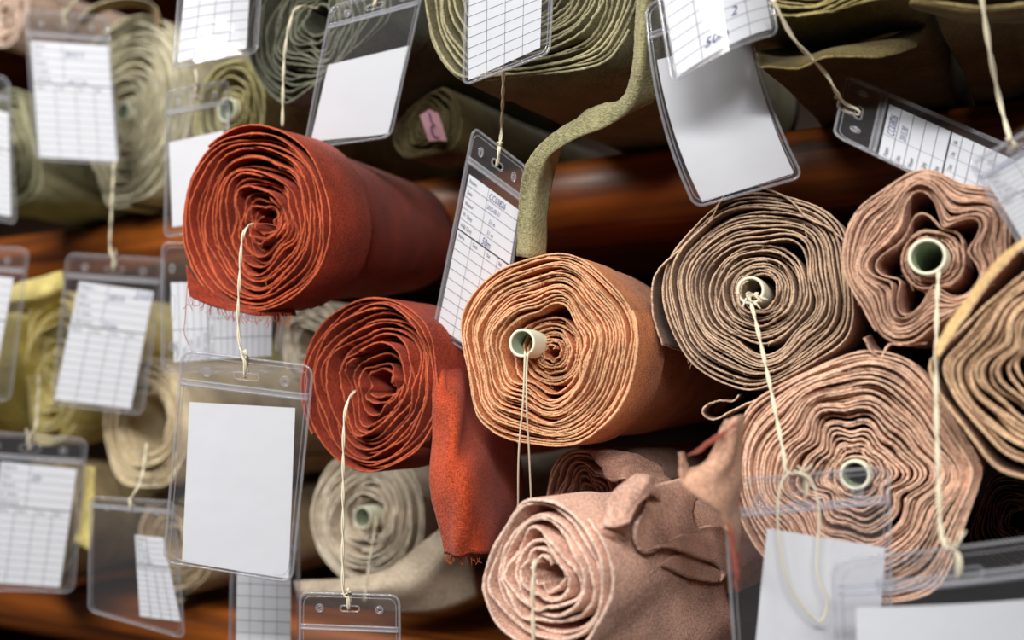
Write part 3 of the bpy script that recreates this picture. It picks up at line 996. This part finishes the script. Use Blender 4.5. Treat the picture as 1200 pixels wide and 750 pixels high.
        ruled, letters, inkw = MB(), MB(), MB()

        def line(mbx, u0, v0, u1, v1, wd):
            L_ = np.array([(u1 - u0) * pw, (v1 - v0) * phh]); L_ /= np.linalg.norm(L_)
            nx, ny = -L_[1] * wd / pw / 2, L_[0] * wd / phh / 2
            k = 8
            vv = []
            for i in range(k + 1):
                f_ = i / k
                uu, vv_ = u0 + (u1 - u0) * f_, v0 + (v1 - v0) * f_
                vv += [Q(uu + nx, vv_ + ny, 0.25), Q(uu - nx, vv_ - ny, 0.25)]
            mbx.add(vv, [(2 * i, 2 * i + 1, 2 * i + 3, 2 * i + 2) for i in range(k)])

        def write(mbx, s, u, v, size, shear=0.0, sp=1.0):
            tv, tf = text_mesh(s, shear)
            mbx.add([Q(u + x * size * sp / pw, v - y * size / phh, 0.28) for x, y, _ in tv], tf)
        if style in ('form', 'grid', 'rform'):
            if style == 'grid':
                rows = np.linspace(0.0, 1.0, 12)[1:-1]; colsx = (0.25, 0.5, 0.75)
                for v in rows:
                    line(ruled, 0, v, 1, v, 0.35)
                for u in colsx:
                    line(ruled, u, 0.0, u, 1, 0.35)
            else:
                tb = 0.36
                for k in range(1, 5):
                    line(ruled, 0, tb * k / 5, 1, tb * k / 5, 0.35)
                line(ruled, 0.40, 0, 0.40, tb, 0.35)
                line(letters, 0, tb, 1, tb, 0.9)
                nb_ = 10
                for k in range(1, nb_):
                    v = tb + (1 - tb) * k / nb_
                    line(ruled, 0, v, 1, v, 0.35)
                for u in (0.27, 0.53, 0.77):
                    line(ruled, u, tb, u, 1, 0.35)
                fs_ = phh * tb / 5 * 0.52
                for k, s_ in enumerate(('Pattern', 'Date', 'Weaver', 'W. Qnty', 'W&I Qnty')):
                    write(letters, s_, 0.03, tb * (k + 0.68) / 5, fs_, 0, 0.95)
                for u, s_ in ((0.03, 'Name'), (0.30, 'Date'), (0.56, 'Out'), (0.80, 'Bal.')):
                    write(letters, s_, u, tb + (1 - tb) / nb_ * 0.68, fs_ * 0.9)
        for (s_, u, v, size) in hand:
            write(inkw, s_, u, v, size, 0.28)
        if ruled.v:
            ruled.build('ruled_lines', M_INKLINE, pc, slot, False)
        if letters.v:
            letters.build('printing', M_INK, pc, slot, False)
        if inkw.v:
            inkw.build('handwriting', M_BLUEINK, pc, slot, False)
    # --- string
    if string is not None:
        sp_ = [P(*s_) for s_ in string] + [S(w / 2 - 1.0, 1.5, 2.2), S(w / 2 - 0.6, sy - 0.6, 1.6), S(w / 2 - 0.4, sy, -1.4), S(w / 2 - 0.2, 0.2, -1.8), S(w / 2 - 0.8, -1.4, 1.8)]
        mb = twine(sp_)
        if knot:
            rk = random.Random(seed)
            for k in range(5):
                d0 = S(w / 2 - 1 + rk.uniform(-.8, .8), -1.0 + rk.uniform(-.6, .6), 1.8)
                d1 = S(w / 2 - 1 + rk.uniform(-4, 3), -1.0 + rk.uniform(-5, 1), 2.6)
                mb.tube([d0, (d0 + d1) / 2 + n * 0.0006, d1], 0.0004, 5)
        mb.build('string', M_STRING, root, slot)
    return root


FORM_HAND = (('CC03826', 0.42, 0.062, 5.4), ('2015-02-21', 0.42, 0.125, 3.6), ('51 m', 0.5, 0.205, 3.8), ('51 m', 0.5, 0.275, 3.8), ('50m', 0.44, 0.35, 6.0))

tag('blank white tag in clear sleeve hanging by string from the thick red roll', [(214, 411), (367, 429), (342, 682), (192, 658)], 0.590,
    [(222, 471), (346, 478), (338, 680), (213, 661)], 'blank', string=[(297, 262, .612), (290, 266, .600), (284, 280, .592), (281, 320, .590), (279, 380, .589), (283, 415, .588)], seed=2, paper_bend=0.4)
tag('form tag with handwriting tilted between the red roll and the orange roll', [(555, 149), (618, 197), (581, 432), (508, 388)], 0.600,
    [(550, 204), (608, 246), (578, 428), (513, 382)], 'form', du=0.0, string=[(590, 60, 0.550), (590, 90, 0.565), (588, 150, 0.614)], hand=FORM_HAND, header=0.2, seed=3)
tag('blank white tag curling in its sleeve against the shelf board', [(757, 6), (868, -32), (941, 207), (815, 243)], 0.52,
    [(769, 72), (878, 45), (930, 203), (823, 237)], 'blank', bow=(-13, 8, 0), bend=0.004, seed=4, string=[(800, -70, .53), (806, -30, .525)])
tag('tag with blue pen writing overlapping the curled blank tag', [(758, -90), (884, -142), (911, 40), (788, 98)], 0.49,
    [(768, -58), (880, -105), (903, 36), (793, 92)], 'grid', hand=(('50m', 0.28, 0.93, 9.0), ('2', 0.58, 0.80, 9.0)), ubend=0.011, seed=5, dv=-0.008)
tag('form tag lying sideways on the string beside the shelf board', [(977, 158), (992, 89), (1262, 205), (1242, 286)], 0.492,
    [(1032, 183), (1045, 124), (1250, 216), (1236, 278)], 'form', du=0.03, dv=-0.03, seed=6, hand=(('CC03826', 0.42, 0.062, 6.0), ('2015.30', 0.42, 0.13, 5.0)), header=0.22,
    string=[(905, -2, .465), (930, 45, .472), (966, 84, .485), (980, 108, .492)])
tag('bluish form tag dangling at the end of the sideways tag', [(1136, 192), (1232, 138), (1300, 240), (1204, 300)], 0.435,
    [(1154, 208), (1240, 160), (1292, 240), (1205, 292)], 'form', seed=7, string=[(1150, -6, .428), (1160, 60, .434), (1172, 120, .445), (1183, 160, .438)], header=0.2)
tag('blank white tag with a long string loop below the taupe roll', [(848, 564), (1042, 547), (1046, 850), (868, 868)], 0.445,
    [(899, 619), (1038, 642), (1022, 862), (876, 860)], 'blank', seed=8, string=[(876, 345, .528), (884, 370, .510), (902, 450, .48), (918, 530, .452), (922, 552, .444)], header=0.17, paper_bend=0.3)
tag('wide blank tag in glossy sleeve hanging from the star-hollow roll', [(975, 656), (1262, 622), (1278, 1010), (988, 1016)], 0.405,
    [(1002, 711), (1262, 697), (1268, 1000), (1006, 1000)], 'blank', seed=9, string=[(1100, 318, .462), (1098, 360, .445), (1097, 450, .43), (1099, 540, .415), (1104, 630, .407)],
    header=0.15, ubend=0.004, h=100)
tag('clear sleeve tag hanging from the lower red roll, its card out of sight', [(352, 694), (468, 698), (470, 902), (350, 896)], 0.575,
    [(360, 760), (462, 760), (462, 896), (358, 892)], 'blank', seed=10, string=[(416, 458, .598), (408, 470, .588), (403, 500, .582), (402, 600, .578), (402, 690, .574)], header=0.24)
tag('form tag hanging in front of the yellow green roll', [(79, 297), (193, 304), (167, 486), (61, 473)], 0.87,
    [(93, 330), (180, 342), (153, 479), (64, 468)], 'form', seed=11, string=[(134, 190, 0.890), (131, 240, 0.880), (129, 290, 0.875)], hand=(('2015', 0.42, 0.12, 6), ('210', 0.75, 0.08, 8), ('51m', 0.42, 0.35, 6)), header=0.19)
tag('form tag hanging in front of the pale sage roll', [(29, 12), (126, 20), (140, 193), (42, 187)], 0.92,
    [(36, 48), (128, 54), (138, 189), (46, 184)], 'form', seed=12, string=[(93, -40, 0.930), (94, -10, 0.925)], hand=(('2015 3', 0.42, 0.12, 6), ('m 1 m', 0.45, 0.35, 6)), header=0.2)
tag('grey form tag at the grey olive roll', [(-78, 66), (10, 92), (19, 262), (-68, 246)], 0.91,
    [(-70, 108), (14, 134), (13, 254), (-62, 240)], 'form', seed=13, string=[(-34, -20, 0.920), (-34, 40, 0.915)])
tag('ruled card tag with bright glare in front of the dark grey green roll', [(216, -98), (312, -104), (301, 62), (203, 81)], 0.70,
    [(222, -62), (296, -66), (289, 58), (208, 74)], 'grid', seed=14, ubend=0.003, du=0.006, dv=-0.0095, string=[(262, -190, .71), (262, -130, .705)])
tag('blank white tag tilted above the thick red roll', [(388, 8), (498, -24), (458, 160), (357, 174)], 0.645,
    [(385, 76), (486, 52), (455, 157), (364, 166)], 'blank', seed=15, bend=0.001, dv=0.006, string=[(428, -60, .66), (430, -30, .655)])
tag('ruled card tag hanging on the face of the big olive roll', [(548, -76), (652, -108), (644, 62), (543, 100)], 0.55,
    [(549, -42), (637, -72), (633, 56), (549, 94)], 'grid', seed=16, string=[(598, -180, .555), (598, -120, .552)])
tag('white tag half hidden behind the thick red roll', [(195, 108), (268, 94), (268, 268), (193, 278)], 0.74,
    [(198, 167), (262, 153), (262, 258), (202, 266)], 'blank', seed=17, string=[(229, 82, 0.750), (231, 95, 0.745)])
tag('form tag turned sideways below the thick red roll', [(190, 436), (190, 284), (336, 290), (330, 436)], 0.74,
    [(204, 424), (200, 331), (319, 330), (318, 417)], 'form', seed=18, header=0.06, has_zip=False)
tag('form tag in front of the pale brown roll near the lower board', [(-28, 505), (102, 515), (86, 694), (-48, 690)], 0.87,
    [(1, 541), (90, 550), (70, 688), (-18, 682)], 'form', seed=19, string=[(46, 440, 0.905), (44, 470, 0.890), (42, 500, 0.875)], hand=(('20', 0.42, 0.13, 6),))
tag('large clear sleeve with a narrow printed card in front of the beige rolls', [(106, 582), (204, 588), (216, 748), (104, 716)], 0.75,
    [(158, 627), (191, 630), (212, 728), (164, 722)], 'form', seed=20, string=[(172, 520, 0.800), (166, 560, 0.770), (156, 580, 0.755)], header=0.12)
tag('ruled card tag behind the lower edge of the blank red-roll tag', [(272, 610), (350, 614), (352, 810), (268, 806)], 0.70,
    [(278, 640), (341, 644), (340, 800), (276, 798)], 'grid', seed=21, string=[(312, 560, 0.705), (312, 590, 0.703)])
tag('form tag at the olive yellow roll near the shelf board', [(-82, 284), (34, 292), (12, 470), (-98, 462)], 0.87,
    [(-72, 316), (16, 326), (-10, 466), (-90, 456)], 'form', seed=22, string=[(-24, 230, 0.885), (-24, 270, 0.875)])

# ------------------------------------------------------------------ strings that belong to rolls
def tie(key, paths, two=True):
    r = RK[key]
    mb = MB()
    for p in paths:
        t = twine([P(*q) for q in p], two=two)
        mb.add(t.v, t.f)
    mb.build('tie_string', M_STRING, r['root'], r['base'])


tie('O3', [[(615, 412, .541), (615, 420, .538), (613, 470, .54), (608, 530, .55), (607, 600, .57)], [(622, 413, .542), (618, 420, .538), (617, 470, .54), (620, 530, .55), (623, 600, .57)]], False)
tie('P8', [[(628, 655, .472), (626, 664, .466), (624, 700, .465), (626, 770, .465)]])
tie('L4', [[(441, 605, .795), (440, 616, .775), (433, 660, .75), (427, 705, .745)]])
tie('U5', [[(372, 10, .70), (350, 8, .685), (340, 26, .68), (333, 70, .68), (331, 148, .68)]])
tie('U4', [[(268, 132, .795), (267, 142, .788), (267, 165, .788)]])
rk = random.Random(3)
mb = MB()
for k in range(12):
    a0 = P(880 + rk.uniform(-6, 6), 350 + rk.uniform(-5, 5), .522)
    a1 = P(884 + rk.uniform(-14, 16), 352 + rk.uniform(-12, 12), .517)
    mb.tube(catmull([a0, (a0 + a1) / 2 + np.array([0, -.002, .001]), a1], 4), 0.0005, 5)
mb.build('string_knot', M_STRING, RK['T4']['root'], RK['T4']['base'])
threads('loose_thread', [[P(942, 262, .522), P(946, 280, .52), P(952, 296, .52), P(948, 318, .52)], [P(985, 318, .525), P(990, 350, .522), P(980, 372, .522), P(992, 376, .522)]],
        0.00025, CLOTH['T4'][1], RK['T4']['root'], RK['T4']['base'])

# ------------------------------------------------------------------ pink ticket
tk = empty('paper_ticket', P(507, 132, 0.7100), 'small pink paper ticket with pen mark pinned on dark olive roll', 'ticket')
cs = [(492, 135, 0.7250), (503, 128, 0.7250), (514, 133, 0.7250), (524, 165, 0.7220), (502, 165, 0.7220)]
v = [P(*c) for c in cs]; v2 = [x + FWD * 0.0004 for x in v]
mesh_obj('card', v + v2, [(0, 1, 2, 3, 4), (9, 8, 7, 6, 5)] + [(i, (i + 1) % 5, 5 + (i + 1) % 5, 5 + i) for i in range(5)], M_PINKPAPER, tk, None, None, False, P(507, 132, 0.7100))
mb = MB()
mb.tube(catmull([P(503, 132, 0.7225), P(505, 142, 0.7215), P(509, 146, 0.7215), P(505, 150, 0.7215), P(509, 160, 0.7205), P(515, 161, 0.7200)], 6), 0.0005, 4)
mb.build('pen_mark', M_BLUEINK, tk, P(507, 132, 0.7100))


# long loop of string hanging in front of the blank tag below the taupe roll
for o in list(bpy.data.objects):
    if o.get('label', '').startswith('blank white tag with a long string loop'):
        lp = catmull([P(924, 553, .441), P(914, 572, .438), (P(912, 620, .438)), P(925, 685, .437), P(958, 728, .437), P(970, 705, .437), P(958, 670, .437), P(960, 600, .438), P(950, 562, .439), P(930, 552, .441)], 8)
        mb = MB()
        mb.tube(lp, 0.0005, 5)
        mb.build('string_loop', M_STRING, o, np.array(o.location))
